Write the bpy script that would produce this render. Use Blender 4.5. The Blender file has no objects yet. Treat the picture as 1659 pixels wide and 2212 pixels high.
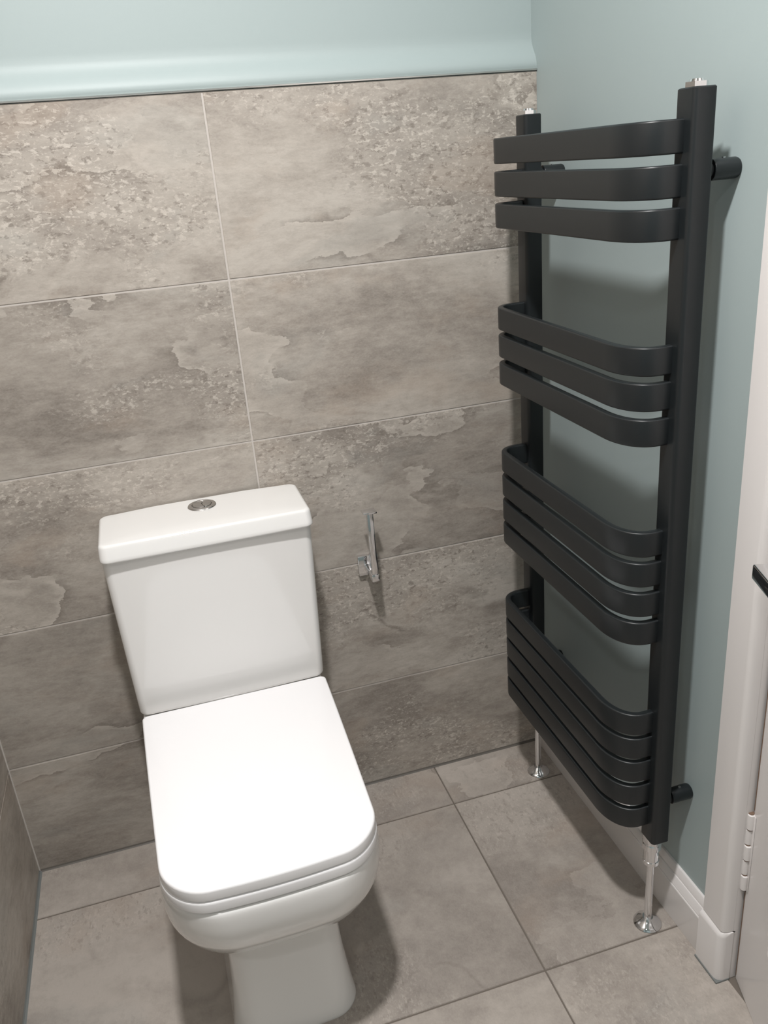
import bpy, bmesh, math, random
from mathutils import Vector, Matrix
random.seed(7)
PI = math.pi
SC = bpy.context.scene
COL = SC.collection

# ------------------------------------------------------------------ camera
cam_d = bpy.data.cameras.new('camera'); cam = bpy.data.objects.new('camera', cam_d); COL.objects.link(cam)
cam_d.sensor_fit = 'VERTICAL'; cam_d.sensor_height = 36.0; cam_d.lens = 1825.185 * 36.0 / 2212.0
cam_d.clip_start = 0.02; cam_d.clip_end = 50
cam.matrix_world = (Matrix.Translation((-0.16251, -1.55596, 1.34381)) @ Matrix.Rotation(-0.25691, 4, 'Z')
                    @ Matrix.Rotation(1.17633, 4, 'X') @ Matrix.Rotation(-0.0855, 4, 'Z'))
SC.camera = cam

# ------------------------------------------------------------------ light and exposure
w = bpy.data.worlds.new('world'); SC.world = w; w.use_nodes = True
w.node_tree.nodes['Background'].inputs[0].default_value = (0.80, 0.88, 1.0, 1)
w.node_tree.nodes['Background'].inputs[1].default_value = 0.15
SC.view_settings.view_transform = 'Standard'; SC.view_settings.look = 'None'
SC.view_settings.gamma = 1.0; SC.view_settings.exposure = 0.0; SC.view_settings.use_curve_mapping = False

def downlight(name, loc, power, size, col):
    ld = bpy.data.lights.new(name, 'AREA'); ld.shape = 'DISK'; ld.size = size; ld.energy = power; ld.color = col
    o = bpy.data.objects.new(name, ld); COL.objects.link(o); o.location = loc
    return o
downlight('downlight', (-0.13, -1.04, 2.385), 33.5, 0.10, (1.0, 0.980, 0.972))
downlight('downlight', (-0.75, -2.05, 2.385), 5.0, 0.12, (1.0, 0.980, 0.972))

# ------------------------------------------------------------------ helpers
def obj(name, bm, mats, parent=None, smooth=False, angle=None):
    me = bpy.data.meshes.new(name)
    bmesh.ops.recalc_face_normals(bm, faces=bm.faces)
    bm.to_mesh(me); bm.free()
    if not isinstance(mats, (list, tuple)): mats = [mats]
    for m in mats: me.materials.append(m)
    if smooth:
        for p in me.polygons: p.use_smooth = True
        if angle is not None:
            me.set_sharp_from_angle(angle=math.radians(angle))
    o = bpy.data.objects.new(name, me); COL.objects.link(o)
    if parent: o.parent = parent
    return o

def thing(name, label, cat, loc=(0, 0, 0), group=None):
    o = bpy.data.objects.new(name, None); COL.objects.link(o); o.location = loc; o.empty_display_size = 0.05
    o['label'] = label; o['category'] = cat
    if group: o['group'] = group
    return o

def tag(o, label, cat, group=None):
    o['label'] = label; o['category'] = cat
    if group: o['group'] = group

def structure(o, label=None):
    o['kind'] = 'structure'
    if label: o['label'] = label
    return o

def at(parent, o):            # geometry was written in world space: keep it there under a placed parent
    o.location = -parent.location
    return o

def box(bm, x0, x1, y0, y1, z0, z1, bev=0.0, seg=2):
    r = bmesh.ops.create_cube(bm, size=1)
    vs = r['verts']
    for v in vs:
        v.co = Vector((x0 + (v.co.x + .5) * (x1 - x0), y0 + (v.co.y + .5) * (y1 - y0), z0 + (v.co.z + .5) * (z1 - z0)))
    if bev > 0:
        es = list({e for v in vs for e in v.link_edges})
        bmesh.ops.bevel(bm, geom=es, offset=bev, segments=seg, affect='EDGES', profile=0.5)
    return vs

def loft(bm, rings, cap0=True, cap1=True, close=True):
    rv = [[bm.verts.new(p) for p in r] for r in rings]
    n = len(rings[0])
    for a, b in zip(rv[:-1], rv[1:]):
        for i in range(n if close else n - 1):
            j = (i + 1) % n
            bm.faces.new((a[i], a[j], b[j], b[i]))
    if cap0: bm.faces.new(rv[0])
    if cap1: bm.faces.new(rv[-1])
    return rv

def cyl(bm, p0, p1, r0, r1=None, n=32, cap=True):
    r1 = r0 if r1 is None else r1
    p0 = Vector(p0); p1 = Vector(p1); d = (p1 - p0).normalized()
    u = d.orthogonal().normalized(); v = d.cross(u)
    R = [[p + (u * math.cos(2 * PI * i / n) + v * math.sin(2 * PI * i / n)) * r for i in range(n)] for p, r in ((p0, r0), (p1, r1))]
    loft(bm, R, cap, cap)

def lathe(bm, c, prof, axis='z', n=40):
    """prof: (radius, height) along axis from c"""
    rings = []
    for r, h in prof:
        ring = []
        for i in range(n):
            a = 2 * PI * i / n; q = (r * math.cos(a), r * math.sin(a))
            if axis == 'z': ring.append((c[0] + q[0], c[1] + q[1], c[2] + h))
            else: ring.append((c[0] + h, c[1] + q[0], c[2] + q[1]))
        rings.append(ring)
    loft(bm, rings)

def strip(bm, pts, w0, w1):   # prism from a 2D profile
    pass

# ------------------------------------------------------------------ materials
def srgb(r, g, b):
    f = lambda c: (c / 255) / 12.92 if c / 255 <= .04045 else (((c / 255) + .055) / 1.055) ** 2.4
    return (f(r), f(g), f(b), 1)

def base_mat(name, col, rough=.5, metal=0, coat=0, coatr=.05, spec=.5):
    m = bpy.data.materials.new(name); m.use_nodes = True
    b = m.node_tree.nodes['Principled BSDF']
    b.inputs['Base Color'].default_value = col; b.inputs['Roughness'].default_value = rough
    b.inputs['Metallic'].default_value = metal; b.inputs['Coat Weight'].default_value = coat
    b.inputs['Coat Roughness'].default_value = coatr; b.inputs['Specular IOR Level'].default_value = spec
    return m

class NT:
    def __init__(s, m): s.t = m.node_tree; s.N = s.t.nodes; s.L = s.t.links; s.b = s.N['Principled BSDF']
    def new(s, k, **kw):
        n = s.N.new(k)
        for a, v in kw.items(): setattr(n, a, v)
        return n
    def link(s, a, b): s.L.new(a, b)
    def val(s, x, sock):
        if isinstance(x, (int, float)): sock.default_value = x
        elif isinstance(x, tuple): sock.default_value = x
        else: s.link(x, sock)
    def math(s, op, a, b=0.0, c=None, clamp=False):
        n = s.new('ShaderNodeMath', operation=op, use_clamp=clamp); s.val(a, n.inputs[0]); s.val(b, n.inputs[1])
        if c is not None: s.val(c, n.inputs[2])
        return n.outputs[0]
    def vmath(s, op, a, b):
        n = s.new('ShaderNodeVectorMath', operation=op); s.val(a, n.inputs[0]); s.val(b, n.inputs[1]); return n.outputs[0]
    def noise(s, vec, scale, detail=2, rough=.5, dist=0.0, col=False, lac=2.0):
        n = s.new('ShaderNodeTexNoise'); s.link(vec, n.inputs['Vector']); n.inputs['Scale'].default_value = scale
        n.inputs['Detail'].default_value = detail; n.inputs['Roughness'].default_value = rough
        n.inputs['Distortion'].default_value = dist; n.inputs['Lacunarity'].default_value = lac
        return n.outputs['Color' if col else 'Fac']
    def smooth(s, x, a, b, lo=0.0, hi=1.0):
        n = s.new('ShaderNodeMapRange', interpolation_type='SMOOTHSTEP'); s.val(x, n.inputs[0])
        n.inputs[1].default_value = a; n.inputs[2].default_value = b; n.inputs[3].default_value = lo; n.inputs[4].default_value = hi
        return n.outputs[0]
    def mix(s, f, a, b, mode='MIX'):
        n = s.new('ShaderNodeMix', data_type='RGBA', blend_type=mode); s.val(f, n.inputs[0]); s.val(a, n.inputs[6]); s.val(b, n.inputs[7])
        return n.outputs[2]
    def ramp(s, x, stops):
        n = s.new('ShaderNodeValToRGB'); s.link(x, n.inputs[0]); e = n.color_ramp.elements
        while len(e) < len(stops): e.new(.5)
        for k, (p, c) in enumerate(stops): e[k].position = p; e[k].color = c
        return n.outputs[0]
    def bump(s, h, strength, dist):
        n = s.new('ShaderNodeBump'); n.inputs['Strength'].default_value = strength; n.inputs['Distance'].default_value = dist
        s.link(h, n.inputs['Height']); s.link(n.outputs[0], s.b.inputs['Normal'])

def stone_mat(name, dark, mid, light, stretch=2.0, speckle=1.0, contrast=1.0, bump=.35, veins=1.0):
    m = base_mat(name, mid, .42); t = NT(m)
    a = t.new('ShaderNodeAttribute', attribute_name='tc'); tc = a.outputs['Vector']
    tone = t.new('ShaderNodeAttribute', attribute_name='tone').outputs['Fac']
    spk = t.new('ShaderNodeAttribute', attribute_name='speck').outputs['Fac']
    def lum(c, k, w=1.0): return (min(c[0] * k, 1), min(c[1] * k * (.985 + .015 * w), 1), min(c[2] * k * (.97 + .03 * w), 1), 1)
    c = t.vmath('MULTIPLY', tc, (1.0, stretch, 1.0))
    w1 = t.vmath('MULTIPLY', t.vmath('SUBTRACT', t.noise(c, 1.8, 3, .5, col=True), (.5, .5, .5)), (.30, .30, .30))
    w2 = t.vmath('MULTIPLY', t.vmath('SUBTRACT', t.noise(c, 16, 5, .65, col=True), (.5, .5, .5)), (.060, .060, .060))
    cw = t.vmath('ADD', c, w1); cj = t.vmath('ADD', cw, w2)
    # broad beds of tone, with ragged borders
    n1 = t.noise(cj, 2.1, 5, .55)
    n2 = t.noise(cw, 8.0, 9, .72)
    n2b = t.noise(t.vmath('MULTIPLY', c, (1.0, 1.5, 1.0)), 30, 6, .72)
    big = t.math('ADD', t.math('MULTIPLY', n1, .46), t.math('ADD', t.math('MULTIPLY', n2, .34), t.math('MULTIPLY', n2b, .20)))
    big = t.math('ADD', t.math('MULTIPLY', t.math('SUBTRACT', big, .5), contrast), .5)
    colr = t.ramp(big, [(.39, dark), (.50, mid), (.60, light)])
    # cleft edges: the border of a bed is paler on one side and darker on the other
    n3 = t.noise(cj, 1.7, 4, .5)
    fr = t.math('FRACT', t.math('ADD', t.math('MULTIPLY', n3, 4.0), .3))
    tm = t.smooth(t.noise(c, 5.0, 4, .6), .50, .60)
    edge_l = t.math('MULTIPLY', t.smooth(fr, .90, .99), tm)
    edge_d = t.math('MULTIPLY', t.smooth(fr, .13, .0), tm)
    bed = t.smooth(fr, .15, .95)
    colr = t.mix(t.math('MULTIPLY', bed, .22), colr, lum(light, 1.06))
    colr = t.mix(t.math('MULTIPLY', edge_l, .38 * veins), colr, lum(light, 1.25))
    colr = t.mix(t.math('MULTIPLY', edge_d, .50 * veins), colr, lum(dark, .66, -1))
    # fine straight-ish fractures
    cx_ = t.vmath('ADD', t.vmath('MULTIPLY', tc, (1.0, 1.5, 1.0)), t.vmath('MULTIPLY', w2, (.5, .5, .5)))
    n4 = t.noise(t.vmath('ADD', cx_, t.vmath('MULTIPLY', w1, (.6, .6, .6))), 1.25, 2, .4)
    cr = t.math('ABSOLUTE', t.math('SUBTRACT', t.math('FRACT', t.math('MULTIPLY', n4, 4.0)), .5))
    cm = t.smooth(t.noise(c, 3.6, 5, .65), .50, .62)
    crack = t.math('MULTIPLY', t.smooth(cr, .030, .0), cm)
    colr = t.mix(t.math('MULTIPLY', crack, .55 * veins), colr, lum(dark, .60, -2))
    # flakes: gathered light chips and dark pits
    cf = t.vmath('ADD', t.vmath('MULTIPLY', tc, (1.0, 1.6, 1.0)), t.vmath('MULTIPLY', w2, (.25, .25, .25)))
    pm = t.smooth(t.math('ADD', t.noise(cj, 2.3, 3, .55), spk), .47, .60)
    pl = t.math('ADD', t.math('MULTIPLY', pm, .88), .12)
    f1 = t.smooth(t.noise(cf, 88, 3, .60), .555, .64)
    f2 = t.smooth(t.noise(cf, 62, 4, .65), .455, .37)
    f4 = t.smooth(t.noise(t.vmath('ADD', cf, (4.0, 7.0, 2.0)), 150, 3, .6), .57, .66)
    f3 = t.smooth(t.noise(cf, 230, 2, .5), .35, .65)
    colr = t.mix(t.math('MULTIPLY', t.math('MULTIPLY', f2, pl), .62 * speckle), colr, lum(dark, .72, -1))
    colr = t.mix(t.math('MULTIPLY', t.math('MULTIPLY', f1, pl), .60 * speckle), colr, lum(light, 1.28))
    colr = t.mix(t.math('MULTIPLY', t.math('MULTIPLY', f4, pl), .45 * speckle), colr, lum(light, 1.36))
    colr = t.mix(t.math('MULTIPLY', f3, .10), colr, lum(light, 1.2))
    # faint rust and blue-grey drift
    hn = t.noise(cj, 4.3, 4, .6)
    colr = t.mix(t.smooth(hn, .55, .70, 0, .22), colr, (mid[0] * 1.08, mid[1] * .92, mid[2] * .80, 1))
    colr = t.mix(t.smooth(hn, .45, .32, 0, .20), colr, (mid[0] * .88, mid[1] * .99, mid[2] * 1.06, 1))
    tv = t.new('ShaderNodeCombineXYZ')
    for k in range(3): t.link(tone, tv.inputs[k])
    colr = t.mix(1.0, colr, tv.outputs[0], 'MULTIPLY')
    t.link(colr, t.b.inputs['Base Color'])
    t.val(t.smooth(big, .38, .62, .52, .38), t.b.inputs['Roughness'])
    h = t.math('ADD', t.math('MULTIPLY', big, .9), t.math('MULTIPLY', bed, .10))
    h = t.math('ADD', h, t.math('MULTIPLY', t.math('MULTIPLY', f1, pl), .10))
    h = t.math('SUBTRACT', h, t.math('MULTIPLY', crack, .2))
    t.bump(h, bump, .004)
    return m

def paint_mat(name, col, rough=.5, bump=.12):
    m = base_mat(name, col, rough); t = NT(m)
    g = t.new('ShaderNodeNewGeometry').outputs['Position']
    n = t.noise(g, 260, 3, .6); n2 = t.noise(g, 5, 2, .5)
    t.link(t.mix(t.smooth(n2, .3, .7, 0, .05), col, (col[0] * .85, col[1] * .9, col[2] * .93, 1)), t.b.inputs['Base Color'])
    t.bump(t.math('ADD', n, t.math('MULTIPLY', n2, 3)), bump, .0006)
    return m

def metal_dark():
    m = base_mat('anthracite_powder_coat', srgb(27, 31, 33), .38); t = NT(m)
    g = t.new('ShaderNodeNewGeometry').outputs['Position']
    t.bump(t.noise(g, 900, 2, .5), .08, .0003)
    return m

M_WALL = stone_mat('wall_tile_stone', srgb(134, 126, 118), srgb(166, 158, 149), srgb(190, 183, 174), 2.0, 1.0, 1.15)
M_FLOOR = stone_mat('floor_tile_stone', srgb(140, 132, 125), srgb(163, 155, 147), srgb(181, 173, 165), 0.62, .60, 1.25, .25, .5)
M_GROUT = base_mat('light_grout', srgb(196, 190, 184), .85)
M_FGROUT = base_mat('brown_grey_grout', srgb(112, 104, 96), .85)
M_SIL = base_mat('grey_silicone', srgb(118, 122, 121), .45)
M_SILD = base_mat('brown_grey_silicone', srgb(96, 91, 85), .5)
M_TEAL = paint_mat('duck_egg_paint', srgb(164, 177, 177), .50)
M_WHITE = paint_mat('white_ceiling_paint', srgb(235, 234, 230), .7)
M_GLOSS = paint_mat('white_gloss_paint', srgb(226, 222, 220), .22, .05)
M_CERAM = base_mat('white_glazed_ceramic', srgb(236, 235, 233), .12, 0, .6, .04)
M_SEAT = base_mat('white_seat_plastic', srgb(243, 242, 243), .2, 0, .2, .08)
M_DARK = metal_dark()
M_CHROME = base_mat('polished_chrome', (.78, .78, .79, 1), .07, 1)
M_SATIN = base_mat('satin_chrome', (.55, .54, .53, 1), .22, 1)
M_ALU = base_mat('brushed_trim_metal', (.62, .61, .59, 1), .28, 1)
M_BLACK = base_mat('dark_gap', (.01, .01, .01, 1), .8)
M_DIRT = base_mat('brown_grime', srgb(120, 98, 82), .8)

# ------------------------------------------------------------------ tiles
def tiles(name, rects, place, thick, mat, parent, bev=.0008, pad=.0016):
    """rects: (u0,u1,v0,v1,tone,speck,(du,dv)); place(u,v,d) -> world; thick = tile thickness outward"""
    bm = bmesh.new()
    ltc = bm.verts.layers.float_vector.new('tc'); lt = bm.verts.layers.float.new('tone'); ls = bm.verts.layers.float.new('speck')
    for (u0, u1, v0, v1, tone, sp, off) in rects:
        b2 = bmesh.new()
        box(b2, u0 + pad, u1 - pad, v0 + pad, v1 - pad, 0, thick)
        top = [e for e in b2.edges if all(v.co.z > thick * .5 for v in e.verts)]
        bmesh.ops.bevel(b2, geom=top, offset=bev, segments=2, affect='EDGES')
        mp = {}
        for v in b2.verts:
            nv = bm.verts.new(place(v.co.x, v.co.y, v.co.z)); mp[v] = nv
            nv[ltc] = Vector((v.co.x + off[0], v.co.y + off[1], off[0] * .37 + off[1] * .73)); nv[lt] = tone
            if isinstance(sp, tuple):
                fu = (v.co.x - u0) / (u1 - u0); fv = (v.co.y - v0) / (v1 - v0)
                nv[ls] = (sp[0] * (1 - fu) + sp[1] * fu) * (1 - fv) + (sp[2] * (1 - fu) + sp[3] * fu) * fv
            else: nv[ls] = sp
        for f in b2.faces: bm.faces.new([mp[v] for v in f.verts])
        b2.free()
    return obj(name, bm, mat, parent)

XR, XL = 0.5998, -0.5803
ZR = [0.0, 0.2683, 0.5683, 0.8683, 1.1683, 1.4690]
CEIL = 2.40; YB = -2.70

# ------------------------------------------------------------------ setting: walls, floor, ceiling
# back wall: plaster set back behind the tiling, flaring forward just above the tile edge
bm = bmesh.new()
prof = [(.012, -.02), (.012, 1.455), (.0105, 1.4605), (.0015, 1.4735), (.0005, 1.478), (.0015, 1.484), (.005, 1.492), (.0105, 1.500), (.0155, 1.507), (.0195, 1.5145), (.0215, 1.523), (.022, 1.535), (.022, 1.9), (.022, CEIL)]
X0, X1 = XL - .9, XR
rings = [[(x, y, z) for y, z in prof] for x in (X0, XL, 0.0, XR)]
loft(bm, rings, False, False, close=False)
bx = [(X0, .15), (XR, .15)]
v = [bm.verts.new(p) for p in ((X0, .15, -.02), (XR, .15, -.02), (XR, .15, CEIL), (X0, .15, CEIL))]
bm.faces.new(v)
wall_back = structure(obj('wall_back', bm, M_TEAL, smooth=True, angle=40), 'back wall painted pale duck-egg blue above grey stone-effect tiles')
P = lambda u, v, d: Vector((u, .012 - d, v))
R_ = random.Random(3)
rects = []
tones = {(4, 0): (.98, (.05, .09, -.14, -.08)), (4, 1): (.97, (-.10, .12, .10, .17)), (3, 0): (.90, (-.10, -.06, .04, .0)), (3, 1): (.99, (-.12, -.06, .07, -.02)),
         (2, 0): (.98, (.08, .10, .0, .04)), (2, 1): (.90, (-.12, -.06, .10, .12)), (1, 0): (.88, -.08), (1, 1): (.93, (-.10, -.08, .06, .08)), (0, 0): (.90, -.08), (0, 1): (.98, (-.02, .02, -.12, -.10))}
offs = {(4, 1): (3.1, 7.7), (4, 0): (11.3, 2.2), (3, 1): (5.4, 13.1), (3, 0): (17.9, 4.6), (2, 1): (8.2, 9.3), (2, 0): (1.7, 21.4), (1, 1): (14.6, 6.1), (1, 0): (2.9, 16.8), (0, 1): (9.9, 11.2), (0, 0): (6.6, 19.5)}
for r in range(5):
    for k, (u0, u1) in enumerate(((XL, 0.0), (0.0, XR))):
        tn, sp = tones[(r, k)]
        rects.append((u0, u1 + (.001 if k else 0), ZR[r] - (.001 if r == 0 else 0), ZR[r + 1], tn, sp, offs[(r, k)]))
tiles('tiling', rects, P, .012, M_WALL, wall_back)
bm = bmesh.new(); box(bm, XL, XR, .0012, .011, 0, 1.468)
obj('grout', bm, M_GROUT, wall_back)

# metal edge trim on top of the tiles
bm = bmesh.new(); box(bm, XL, XR - .0005, -.0022, .011, 1.4692, 1.4722, .0005, 1)
structure(obj('trim_1', bm, M_ALU), 'thin metal edge strip along the top of the tiled back wall')

# left wall, tiled
bm = bmesh.new(); box(bm, XL - .12, XL - .012, -1.25, .011, -.02, CEIL)
wall_left = structure(obj('wall_left', bm, M_TEAL), 'short left wall clad in grey stone-effect tiles')
PL = lambda u, v, d: Vector((XL - .012 + d, u, v))
rects = []
for r in range(8):
    z0 = 0.0 if r == 0 else .2683 + .3 * (r - 1); z1 = min(.2683 + .3 * r, CEIL)
    for u0, u1 in ((-1.25, -.6), (-.6, 0)):
        rects.append((u0, u1, z0, z1, .93, -.08, (R_.uniform(0, 30), R_.uniform(0, 30))))
tiles('tiling', rects, PL, .012, M_WALL, wall_left)
bm = bmesh.new(); box(bm, XL - .0115, XL - .0012, -1.25, 0, 0, CEIL); obj('grout', bm, M_GROUT, wall_left)
# unseen widening past the short left wall, added so the second downlight reaches in
bm = bmesh.new(); box(bm, XL - .9, XL - .1205, -1.25, -1.13, -.02, CEIL); structure(obj('wall_return', bm, M_TEAL)).name = 'wall_alcove'
bm = bmesh.new(); box(bm, XL - 1.02, XL - .9, YB, -1.13, -.02, CEIL); structure(obj('wall_far_left', bm, M_TEAL))
bm = bmesh.new(); box(bm, XL - 1.02, XR + .12, YB - .12, YB, -.02, CEIL); structure(obj('wall_front', bm, M_TEAL))
# right wall with the doorway
DY0, DY1, DZ = -.7165, -1.4700, 2.02
bm = bmesh.new()
box(bm, XR, XR + .11, -.690, .15, -.02, CEIL); box(bm, XR, XR + .11, YB, DY1, -.02, CEIL); box(bm, XR, XR + .11, DY1, DY0, DZ, CEIL)
bmesh.ops.remove_doubles(bm, verts=bm.verts, dist=1e-5)
structure(obj('wall_right', bm, M_TEAL), 'right wall painted grey-green behind the dark radiator')
bm = bmesh.new(); box(bm, XR + 1.0, XR + 1.1, YB, .15, -.02, CEIL); structure(obj('wall_hallway', bm, M_WHITE))
bm = bmesh.new(); box(bm, XL - 1.02, XR + 1.1, YB - .12, .15, CEIL, CEIL + .1); structure(obj('ceiling', bm, M_WHITE))

# floor
bm = bmesh.new(); box(bm, XL - 1.02, XR + 1.1, YB - .12, .15, -.08, -.0012)
floor = structure(obj('floor', bm, M_FGROUT), 'floor of large grey-brown stone-effect tiles')
PF = lambda u, v, d: Vector((v, u, -.011 + d))
rects = []
ys = [0.0, -.1350, -.5844, -1.0344, -1.4844, -1.9344, -2.3844, YB]
xs = [XR, .3151, -.5849, XL - .9]
ftone = {(0, 0): 1.0, (0, 1): .97, (1, 0): 1.0, (1, 1): .94, (2, 0): 1.05, (2, 1): 1.03}
for i in range(len(ys) - 1):
    for k in range(3):
        rects.append((ys[i + 1], ys[i], xs[k + 1], xs[k], ftone.get((i, k), 1.0), -.02, (R_.uniform(0, 30), R_.uniform(0, 30))))
tiles('tiling', rects, PF, .011, M_FLOOR, floor, pad=.0016)
bm = bmesh.new()
def fillet(bm, p0, p1, nrm, s):
    p0 = Vector(p0); p1 = Vector(p1); nrm = Vector(nrm); up = Vector((0, 0, 1))
    loft(bm, [[p, p + nrm * s, p + nrm * s * .35 + up * s * .35, p + up * s] for p in (p0, p1)])
fillet(bm, (XL, 0, 0), (XL, -1.25, 0), (1, 0, 0), .0055)
obj('silicone_seal', bm, M_SIL, floor)
bm = bmesh.new(); fillet(bm, (XL, 0, 0), (XR, 0, 0), (0, -1, 0), .0045); obj('silicone_seal', bm, M_SILD, floor)
bm = bmesh.new(); box(bm, XL, XL + .0025, -.0025, 0, .003, 1.469); obj('corner_joint', bm, M_GROUT, wall_left)

# skirting board along the right wall
def extrude_y(bm, prof, y0, y1, xw=XR):
    loft(bm, [[(xw - d, y, z) for d, z in prof] for y in (y0, y1)])
SK = [(0, 0), (.0175, 0), (.0180, .002), (.0180, .0775), (.0172, .0792), (.0160, .0798), (.0160, .0812), (.0166, .0822), (.0150, .0860), (.0118, .0960), (.0108, .0972), (.0092, .0974), (.0092, .0990), (.0084, .1015), (.0058, .1100), (.0040, .1125), (0, .1130)]
bm = bmesh.new(); extrude_y(bm, SK, -.0010, -.6480)
structure(obj('baseboard_right', bm, M_GLOSS, smooth=True, angle=25), 'white skirting board running behind the dark radiator')
# architrave and plinth block
bm = bmesh.new()
AR = [(-.6500, 0), (-.6500, .0170), (-.6512, .0182), (-.6960, .0196), (-.7000, .0190), (-.7035, .0160), (-.7055, .0110), (-.7062, .0050), (-.7063, 0)]
loft(bm, [[(XR - d, y, z) for y, d in AR] for z in (.112, DZ + .06)])
loft(bm, [[(XR - d, -2.186 - y, z) for y, d in AR] for z in (0, DZ + .06)])
loft(bm, [[(XR - d, y, DZ + .0145 - (y + .7015)*-1*-1 - (.0) + (0)) if False else (XR - d, y0, DZ + (.0145 - (-.7015 - y)*1.0)) for y, d in AR] for y0 in (-.702, -1.484)])
arch = structure(obj('trim_2', bm, M_GLOSS, smooth=True, angle=35), 'white painted architrave around the doorway')
bm = bmesh.new()
PBs = []
for z, e in ((.0035, 0), (.1010, 0), (.1055, .0015), (.1095, .0060), (.1112, .0150)):
    d = .0245 - e; ring = [(XR, -.6490, z), (XR - d, -.6490, z)]
    r = .013
    for k in range(9):
        a = PI / 2 * k / 8
        ring.append((XR - (d - r + r * math.cos(a)), -(.7078 - r) - r * math.sin(a), z))
    ring.append((XR, -.7078, z)); PBs.append(ring)
loft(bm, PBs)
obj('plinth_block', bm, M_GLOSS, arch, smooth=True, angle=35)
bm = bmesh.new(); box(bm, XR - .0262, XR, -.7088, -.6485, .0, .0034); obj('floor_joint', bm, M_SIL, arch)
bm = bmesh.new(); box(bm, XR - .0190, XR, -.6492, -.6468, .004, .083); box(bm, XR - .0165, XR, -.6490, -.6470, .083, .092); box(bm, XR - .0120, XR, -.6500, -.6470, .092, .1135)
obj('grime_line', bm, M_DIRT, arch)
# door lining
bm = bmesh.new()
box(bm, XR + .0003, XR + .1095, -.7062, -.6902, 0, DZ); box(bm, XR + .0005, XR + .1095, DY1 - .0145, DY1, 0, DZ)
box(bm, XR + .0005, XR + .1095, DY1, DY0, DZ, DZ + .0145)
structure(obj('trim_3', bm, M_GLOSS), 'white door lining')

# ------------------------------------------------------------------ door, ajar into the room
HX, HY = .6118, -.7105
dth = math.atan2(-.949, -.314)
door = bpy.data.objects.new('door_1', None); COL.objects.link(door); door.location = (HX, HY, 0)
door.rotation_euler = (0, 0, dth)          # local +x runs along the leaf, local -y is the room side
structure(door, 'white panelled door standing ajar at the right edge')
DW, DH, DT = .735, 2.0, .038
bm = bmesh.new()
panels = [(.097, .325, .170, .86), (.41, .627, .170, .86), (.097, .325, 1.02, 1.86), (.41, .627, 1.02, 1.86)]
xsd = sorted({0.0, DW, *[p[0] for p in panels], *[p[1] for p in panels]}); zsd = sorted({.0015, DH, *[p[2] for p in panels], *[p[3] for p in panels]})
def is_panel(a, b, c, d): return any(abs(a - p[0]) < 1e-6 and abs(c - p[2]) < 1e-6 and abs(b - p[1]) < 1e-6 and abs(d - p[3]) < 1e-6 for p in panels)
for side in (0, DT):
    s = 1 if side == 0 else -1
    for i in range(len(xsd) - 1):
        for j in range(len(zsd) - 1):
            a, b, c, d = xsd[i], xsd[i + 1], zsd[j], zsd[j + 1]
            if not is_panel(a, b, c, d):
                bm.faces.new([bm.verts.new((x, side, z)) for x, z in ((a, c), (b, c), (b, d), (a, d))])
            else:
                steps = [(0, 0), (.002, -.0015), (.006, .0005), (.013, .007), (.019, .0085), (.045, .0085), (.062, .003)]
                def rr(ins, dep):
                    o = []
                    r = .012 if ins < .02 else .004
                    for cx, cz, a0 in ((b - ins, d - ins, 0), (a + ins, d - ins, 90), (a + ins, c + ins, 180), (b - ins, c + ins, 270)):
                        sx = -1 if a0 in (0, 270) else 1; sz = -1 if a0 in (0, 90) else 1
                        for q in range(5):
                            an = math.radians(a0 + 22.5 * q)
                            o.append((cx + sx * r + r * math.cos(an), side + s * dep, cz + sz * r + r * math.sin(an)))
                    return o
                corner = [(b, side, d), (a, side, d), (a, side, c), (b, side, c)]
                rg = [rr(i_, d_) for i_, d_ in steps]
                rv = loft(bm, rg, False, True)
                # fill between the square cell corners and the rounded first ring
                cv = [bm.verts.new(p) for p in corner]
                for q in range(4):
                    for w_ in range(4): bm.faces.new((cv[q], rv[0][q * 5 + w_ + 1], rv[0][q * 5 + w_]))
                    nq = (q + 1) % 4
                    bm.faces.new((cv[q], cv[nq], rv[0][nq * 5], rv[0][q * 5 + 4]))
for f in (((0, 0), (0, DT)), ((DW, 0), (DW, DT))):
    x = f[0][0]; bm.faces.new([bm.verts.new(p) for p in ((x, 0, .0015), (x, DT, .0015), (x, DT, DH), (x, 0, DH))])
for z in (.0015, DH): bm.faces.new([bm.verts.new(p) for p in ((0, 0, z), (DW, 0, z), (DW, DT, z), (0, DT, z))])
bmesh.ops.remove_doubles(bm, verts=bm.verts, dist=1e-5)
obj('door_leaf', bm, M_GLOSS, door, smooth=True, angle=30)
def hinge(z0, z1):
    bm = bmesh.new(); n = 5; h = (z1 - z0) / n
    for k in range(n):
        dx = -.0012 if k % 2 else .0012
        lathe(bm, (-.0018 + dx, -.0040, z0 + k * h), [(.0044, .0008), (.0058, .0020), (.0062, h * .5), (.0058, h - .0020), (.0044, h - .0008)], n=20)
    box(bm, .0005, .0090, -.0016, -.0002, z0 + .001, z1 - .001, .0007, 2)
    hg = obj('hinge', bm, M_GLOSS, door, smooth=True, angle=40)
    bm = bmesh.new(); cyl(bm, (-.0018, -.0040, z0 - .0006), (-.0018, -.0040, z1 + .0006), .0046, n=16)
    obj('pin', bm, M_DIRT, hg, smooth=True, angle=40)
hinge(.205, .362); hinge(1.64, 1.78)
bm = bmesh.new(); box(bm, -.0014, .0004, -.0008, .004, .008, .200); box(bm, -.0014, .0004, -.0008, .004, .368, 1.99)
obj('grime_line', bm, M_DIRT, door)
bm = bmesh.new()      # door handle, on the far stile
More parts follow.
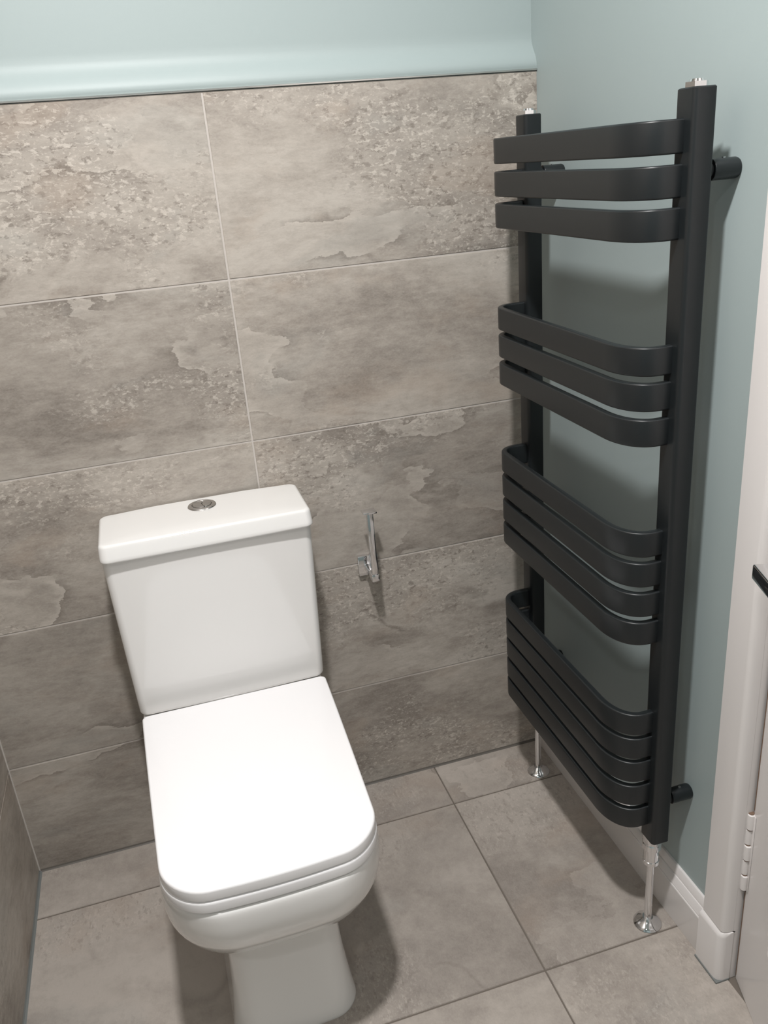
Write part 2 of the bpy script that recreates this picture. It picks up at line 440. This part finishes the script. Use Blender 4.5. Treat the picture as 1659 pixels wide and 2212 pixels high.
box(bm, .655, .705, -.006, 0, .92, 1.08, .002); cyl(bm, (.68, -.006, 1.0), (.68, -.045, 1.0), .009, n=24); box(bm, .57, .69, -.052, -.040, .992, 1.010, .003)
obj('door_handle', bm, M_CHROME, door, smooth=True, angle=30)

# ------------------------------------------------------------------ flat chrome towel bar fixed to the door
tb = thing('towel_bar', 'flat chrome towel bar jutting in at the right edge before the white door frame', 'towel bar', (HX, HY, 0))
tb.rotation_euler = (0, 0, dth)
TB0, TBO, TBZ = .1025, .083, .8315
bm = bmesh.new(); box(bm, TB0, TB0 + .48, -TBO, -TBO + .030, TBZ, TBZ + .020, .0022, 3); obj('rail', bm, M_CHROME, tb, smooth=True, angle=30)
for x in (TB0 + .0005, TB0 + .4545):
    bm = bmesh.new(); box(bm, x, x + .025, -TBO + .0302, -.006, TBZ + .0005, TBZ + .0195, .0015, 2); obj('arm', bm, M_CHROME, tb, smooth=True, angle=30)
    bm = bmesh.new(); box(bm, x - .008, x + .033, -.0058, -.0002, TBZ - .010, TBZ + .030, .001, 2); obj('mounting_plate', bm, M_CHROME, tb, smooth=True, angle=30)

# ------------------------------------------------------------------ toilet
CX = -.1185
def plan(hw, yb, yf, r, z, rb=.02, bow=.010, taper=.05, cx=CX, n=12, ns=10):
    pts = []
    L = yb - yf
    def corner(cx_, cy_, rr_, a0):
        for k in range(n + 1):
            a = math.radians(a0 + 90 * k / n); pts.append([cx_ + rr_ * math.cos(a), cy_ + rr_ * math.sin(a)])
    corner(hw - rb, yb - rb, rb, 0)                # back right (+x,+y)
    for k in range(1, ns): pts.append([(hw - rb) * (1 - 2 * k / ns), yb])
    corner(-hw + rb, yb - rb, rb, 90)
    for k in range(1, ns): pts.append([-hw, yb - rb + (yf + r - yb + rb) * k / ns])
    corner(-hw + r, yf + r, r, 180)
    for k in range(1, ns): pts.append([(-hw + r) * (1 - 2 * k / ns), yf])
    corner(hw - r, yf + r, r, 270)
    for k in range(1, ns): pts.append([hw, yf + r + (yb - rb - yf - r) * k / ns])
    out = []
    for x, y in pts:
        s = max(0, min(1, (yb - y) / L))
        f = 1 - taper * s ** 1.2
        y2 = y - bow * max(0, 1 - (x / hw) ** 2) * max(0, (s - .5) * 2) ** 2 + bow * .5 * (1 if s > .5 else 0) * max(0, (s - .5) * 2) ** 2
        out.append((cx + x * f, y2, z))
    return out
toilet = thing('toilet', 'white close-coupled toilet with squared lid standing against the tiled wall', 'toilet', (CX, -.33, 0))
def interp(keys, zs):
    out = []
    for z in zs:
        for a in range(len(keys) - 1):
            if keys[a][0] >= z >= keys[a + 1][0]:
                k0 = keys[max(a - 1, 0)]; k1 = keys[a]; k2 = keys[a + 1]; k3 = keys[min(a + 2, len(keys) - 1)]
                t = (z - k1[0]) / (k2[0] - k1[0])
                row = [z]
                for q in range(1, len(k1)):
                    m1 = (k2[q] - k0[q]) / (k2[0] - k0[0]) * (k2[0] - k1[0]); m2 = (k3[q] - k1[q]) / (k3[0] - k1[0]) * (k2[0] - k1[0])
                    row.append((2 * t**3 - 3 * t**2 + 1) * k1[q] + (t**3 - 2 * t**2 + t) * m1 + (-2 * t**3 + 3 * t**2) * k2[q] + (t**3 - t**2) * m2)
                out.append(row); break
    return out
#        z    hw    yb     yf    r     bow
BK = [(.3975, .1660, -.060, -.6265, .078, .010), (.3960, .1705, -.055, -.6315, .082, .010), (.3920, .1735, -.052, -.6350, .086, .010), (.3800, .1755, -.050, -.6365, .092, .010),
      (.3500, .1762, -.050, -.6350, .098, .010), (.3180, .1750, -.052, -.6260, .102, .010), (.2900, .1690, -.056, -.6110, .102, .010), (.2680, .1590, -.062, -.5930, .094, .010),
      (.2520, .1430, -.070, -.5740, .080, .008), (.2420, .1240, -.080, -.5560, .062, .007), (.2350, .1060, -.088, -.5360, .046, .006), (.2230, .0960, -.092, -.5230, .038, .006),
      (.1850, .0935, -.094, -.5190, .035, .006), (.1000, .0965, -.094, -.5250, .036, .006), (.0350, .1030, -.090, -.5370, .040, .006), (.0040, .1075, -.088, -.5450, .044, .006), (.0, .1070, -.088, -.5445, .044, .006)]
bm = bmesh.new()
rows = interp(BK, [.3975, .396, .394, .392, .388, .38, .37, .36, .35, .34, .33, .318, .308, .298, .29, .282, .275, .268, .262, .257, .252, .247, .242, .2385, .235, .231, .227, .223, .215, .205, .185, .16, .13, .10, .075, .055, .035, .02, .012, .006, .003, 0.0])
loft(bm, [plan(r[1], r[2], r[3], r[4], r[0], rb=.03, bow=r[5], taper=.06 * min(1, max(0, (r[0] - .2) / .08))) for r in rows])
at(toilet, obj('bowl', bm, M_CERAM, toilet, smooth=True, angle=60))
bm = bmesh.new()      # raised ceramic shelf under the cistern
def slab(bm, hw, yb, yf, r, z0, z1, e0, e1, rb=.02, bow=0.0, taper=0.0, cx=CX, crown=0.0):
    rg = [plan(hw - e0, yb - e0, yf + e0, max(r - e0, .003), z0, max(rb - e0, .003), bow, taper, cx)]
    for k in range(1, 4): 
        a = PI / 2 * k / 4; rg.append(plan(hw - e0 * (1 - math.sin(a)), yb - e0 * (1 - math.sin(a)), yf + e0 * (1 - math.sin(a)), max(r, .003), z0 + e0 * (1 - math.cos(a)), rb, bow, taper, cx))
    rg.append(plan(hw, yb, yf, r, z0 + e0, rb, bow, taper, cx)); rg.append(plan(hw, yb, yf, r, z1 - e1, rb, bow, taper, cx))
    for k in range(1, 6):
        a = PI / 2 * k / 5; rg.append(plan(hw - e1 * (1 - math.cos(a)), yb - e1 * (1 - math.cos(a)), yf + e1 * (1 - math.cos(a)), max(r - e1 * (1 - math.cos(a)), .003), z1 - e1 + e1 * math.sin(a), rb, bow, taper, cx))
    loft(bm, rg)
slab(bm, .1740, -.045, -.235, .02, .385, .4060, .002, .004)
at(toilet, obj('cistern_shelf', bm, M_CERAM, toilet, smooth=True, angle=60))
bm = bmesh.new()      # cistern tank
def tank(z): 
    s = (z - .4095) / (.7440 - .4095)
    return plan(.1785 + .0070 * s, -.010, -.1385 - .0145 * s, .014, z, .012, .003, 0, -.1180 + .0012 * s)
rg = []
for k in range(5):
    a = PI / 2 * k / 4; e = .008 * (1 - math.sin(a)); z = .4085 + .010 * (1 - math.cos(a))
    rg.append([(CX + (x - CX) * (1 - e / .174), y + (e if y < -.09 else -e), z_) for x, y, z_ in tank(z)])
for z in (.45, .5, .55, .6, .65, .7, .7425): rg.append(tank(z))
loft(bm, rg)
at(toilet, obj('cistern', bm, M_CERAM, toilet, smooth=True, angle=60))
bm = bmesh.new()      # cistern lid, slightly flared
rg = []
def lidr(hw, yf, z, e=0): return plan(hw - e, -.006 - e, yf + e, max(.015 - e * .5, .004), z, max(.016 - e * .5, .004), .0, 0, -.1165)
rg += [lidr(.1830, -.1600, .7435), lidr(.1860, -.1640, .7438), lidr(.1873, -.1655, .7452), lidr(.1877, -.1660, .7475), lidr(.1873, -.1650, .7520), lidr(.1862, -.1605, .7680)]
for k in range(1, 7):
    a = PI / 2 * k / 6; rg.append(lidr(.1860, -.1600, .7685 + .0065 * math.sin(a), .0065 * (1 - math.cos(a))))
rg.append(lidr(.10, -.12, .7756))
loft(bm, rg)
at(toilet, obj('cistern_lid', bm, M_CERAM, toilet, smooth=True, angle=60))
FB = (-.1150, -.0475, .7754)
bm = bmesh.new(); lathe(bm, FB, [(.0262, 0), (.0265, .001), (.0255, .0026), (.0235, .0034), (.0190, .0034), (.0182, .0022), (.0182, .0010)], n=48)
fb = at(toilet, obj('flush_button', bm, M_SATIN, toilet, smooth=True, angle=30))
for s, nm in ((-1, 'full_flush_key'), (1, 'half_flush_key')):
    bm = bmesh.new(); ring = []
    # the two keys meet on a curved split
    off = .0035
    xs_ = lambda yy: off + .006 * (1 - (yy / .0172) ** 2) * -1 + .0025
    pts = []
    R0 = .0172
    if s < 0:
        for k in range(25):
            a = math.radians(80 + 200 * k / 24); pts.append((R0 * math.cos(a), R0 * math.sin(a)))
        for k in range(1, 8):
            y = R0 * math.sin(math.radians(280)) + (2 * R0 * math.sin(math.radians(80))) * k / 8; pts.append((xs_(y) - .0004, y))
    else:
        for k in range(19):
            a = math.radians(-76 + 152 * k / 18); pts.append((R0 * math.cos(a), R0 * math.sin(a)))
        for k in range(1, 8):
            y = R0 * math.sin(math.radians(76)) * (1 - 2 * k / 8); pts.append((xs_(y) + .0006, y))
    cxm = sum(p[0] for p in pts) / len(pts)
    rg = [[(FB[0] + cxm + (x - cxm) * q, FB[1] + y * q, FB[2] + z) for x, y in pts] for q, z in ((1, .0012), (1, .0034), (.96, .0040), (.90, .0042))]
    loft(bm, rg); obj(nm, bm, M_SATIN, fb, smooth=True, angle=30)
bm = bmesh.new(); slab(bm, .1730, -.200, -.6345, .072, .3990, .4195, .003, .0050, rb=.02, bow=.010, taper=.075)
seat = at(toilet, obj('seat', bm, M_SEAT, toilet, smooth=True, angle=60))
bm = bmesh.new(); slab(bm, .1722, -.1800, -.6335, .068, .4205, .4400, .0025, .0040, rb=.010, bow=.011, taper=.080)
at(toilet, obj('seat_lid', bm, M_SEAT, toilet, smooth=True, angle=60))
for x in (-.19, -.04):
    bm = bmesh.new(); cyl(bm, (x - .02, -.196, .4175), (x + .02, -.196, .4175), .0045, n=20); at(toilet, obj('seat_hinge', bm, M_CHROME, toilet, smooth=True, angle=40))

# thin dark strand on the wall beside the cistern
bm = bmesh.new()
pp = [Vector(p_) for p_ in ((.0760, -.0045, .7200), (.0805, -.0046, .7060), (.0838, -.0045, .6880), (.0858, -.0043, .6620), (.0868, -.0040, .6350))]
loft(bm, [[p_ + Vector((math.cos(a_ * PI / 3) * .0005, math.sin(a_ * PI / 3) * .0005, 0)) for a_ in range(6)] for p_ in pp])
st = obj('thread', bm, M_BLACK); tag(st, 'thin dark thread hanging beside the cistern just under its lid', 'thread')

# ------------------------------------------------------------------ toilet roll holder
th = thing('toilet_roll_holder', 'square chrome toilet roll holder without a roll, on the tiled wall beside the toilet', 'toilet roll holder', (.200, 0, .567))
bm = bmesh.new(); box(bm, .1790, .2215, -.0105, -.0003, .5445, .5885, .0012, 2); at(th, obj('wall_plate', bm, M_CHROME, th, smooth=True, angle=30))
bm = bmesh.new(); box(bm, .1925, .2080, -.0675, -.0106, .5545, .5695, .0009, 2); at(th, obj('arm', bm, M_CHROME, th, smooth=True, angle=30))
bm = bmesh.new(); box(bm, .1940, .2065, -.0660, -.0535, .5698, .7035, .0009, 2); at(th, obj('post', bm, M_CHROME, th, smooth=True, angle=30))
bm = bmesh.new(); box(bm, .1865, .2140, -.0690, -.0445, .7036, .7070, .0006, 2); at(th, obj('end_cap', bm, M_CHROME, th, smooth=True, angle=30))

# ------------------------------------------------------------------ radiator
rad = thing('heated_towel_radiator', 'tall anthracite towel radiator with curved flat bars in four groups', 'radiator', (.535, -.331, .215))
PY = (-.5665, -.0970)
for y in PY:
    bm = bmesh.new(); ring = []
    hx0, hx1, hy = .5190, .5505, .0200
    # D-shaped tube: flat back, softly rounded front corners
    def dring(z, e=0):
        o = []
        for cx_, cy_, r_, a0 in ((hx1 - e - .003, y + hy - e - .003, .003, 0), (hx0 + e + .007, y + hy - e - .007, .007, 90), (hx0 + e + .007, y - hy + e + .007, .007, 180), (hx1 - e - .003, y - hy + e + .003, .003, 270)):
            for k in range(7):
                a = math.radians(a0 + 15 * k); o.append((cx_ + r_ * math.cos(a), cy_ + r_ * math.sin(a), z))
        return o
    loft(bm, [dring(.2150, .0012), dring(.2162), dring(1.3930), dring(1.3945, .0012)])
    up = at(rad, obj('upright', bm, M_DARK, rad, smooth=True, angle=35))
    bm = bmesh.new(); cyl(bm, (.5350, y, 1.3946), (.5350, y, 1.4005), .0142, n=6); cyl(bm, (.5350, y, 1.4004), (.5350, y, 1.4035), .0100, .0088, n=24)
    obj('vent_plug', bm, M_CHROME, up, smooth=True, angle=30)
tops = [1.361, 1.3090, 1.2577, 1.0812, 1.0312, .9795, .8063, .7560, .7045, .6540, .4825, .4345, .3865, .3370, .2880]
# bar path in plan (centre line)
def path():
    P_ = []; xf = .4625; y0 = -.5632; y1 = -.1003; e = 2.15
    def sup(t): return math.copysign(abs(t) ** (2 / e), t)
    P_.append((.5192, y0)); P_.append((.512, y0))
    ax, ay = .042, .066
    for k in range(0, 17):
        a = math.radians(90 * k / 16); P_.append((xf + ax - ax * sup(math.sin(a)), y0 + ay - ay * sup(math.cos(a))))
    bx, by = .036, .036
    for k in range(1, 6): P_.append((xf, y0 + ay + (y1 - by - y0 - ay) * k / 6))
    for k in range(0, 13):
        a = math.radians(90 * k / 12); P_.append((xf + bx - bx * sup(math.cos(a)), y1 - by + by * sup(math.sin(a))))
    P_.append((.512, y1)); P_.append((.5192, y1))
    return P_
def bar_mesh():
    bm = bmesh.new(); P_ = path(); n = len(P_); tw = .0115; th_ = .0402; rings = []
    for i, (x, y) in enumerate(P_):
        a = Vector(P_[max(i - 1, 0)]); b = Vector(P_[min(i + 1, n - 1)]); d = (b - a).normalized(); nn = Vector((d.y, -d.x))
        ring = []; r = .0028
        for cu_, cv_, a0 in ((tw / 2 - r, -r, 0), (-tw / 2 + r, -r, 90), (-tw / 2 + r, -th_ + r, 180), (tw / 2 - r, -th_ + r, 270)):
            for k in range(5):
                an = math.radians(a0 + 22.5 * k); u = cu_ + r * math.cos(an); v_ = cv_ + r * math.sin(an)
                ring.append((x + nn.x * u, y + nn.y * u, v_))
        rings.append(ring)
    loft(bm, rings); return bm
first = None
for zt in tops:
    if first is None:
        first = obj('bar', bar_mesh(), M_DARK, rad, smooth=True, angle=35); b = first
    else:
        b = first.copy(); COL.objects.link(b); b.parent = rad
    b.location = Vector((0, 0, zt)) - rad.location
for y in PY:
    for z in (1.2985, .2950):
        bm = bmesh.new()
        lathe(bm, (.5506, y, z), [(.0100, 0), (.0100, .0085), (.0088, .0088), (.0088, .0100), (.0128, .0102), (.0132, .0108), (.0132, .0465), (.0122, .0488)], axis='x', n=32)
        at(rad, obj('wall_bracket', bm, M_DARK, rad, smooth=True, angle=30))
        bm = bmesh.new(); cyl(bm, (.5800, y, z + .0130), (.5800, y, z + .0142), .0026, n=12); at(rad, obj('grub_screw', bm, M_CHROME, rad))

def rad_pipe(y, label):
    t = thing('radiator_pipe', label, 'radiator pipe', (.537, y, 0), 'chrome pipes under the radiator uprights'); c = (.537, y, 0)
    bm = bmesh.new(); lathe(bm, c, [(.0085, .2148), (.0150, .2140), (.0155, .2120), (.0152, .1960), (.0165, .1940), (.0165, .1830), (.0130, .1800), (.0130, .1560), (.0142, .1550), (.0142, .1480), (.0125, .1465), (.0088, .1440)], n=40)
    at(t, obj('valve_nut', bm, M_CHROME, t, smooth=True, angle=30))
    bm = bmesh.new(); lathe(bm, c, [(.0068, .1440), (.0068, .0150)], n=32); at(t, obj('pipe_sleeve', bm, M_CHROME, t, smooth=True, angle=40))
    bm = bmesh.new(); lathe(bm, c, [(.0250, .0), (.0258, .0012), (.0250, .0026), (.0200, .0062), (.0140, .0105), (.0105, .0140), (.0095, .0150)], n=56)
    at(t, obj('floor_collar', bm, M_CHROME, t, smooth=True, angle=40))
    return t
rad_pipe(PY[0] + .0085, 'chrome radiator pipe with floor collar under the upright nearest the door')
rad_pipe(PY[1] - .0085, 'chrome radiator pipe with floor collar in the corner by the tiled wall')
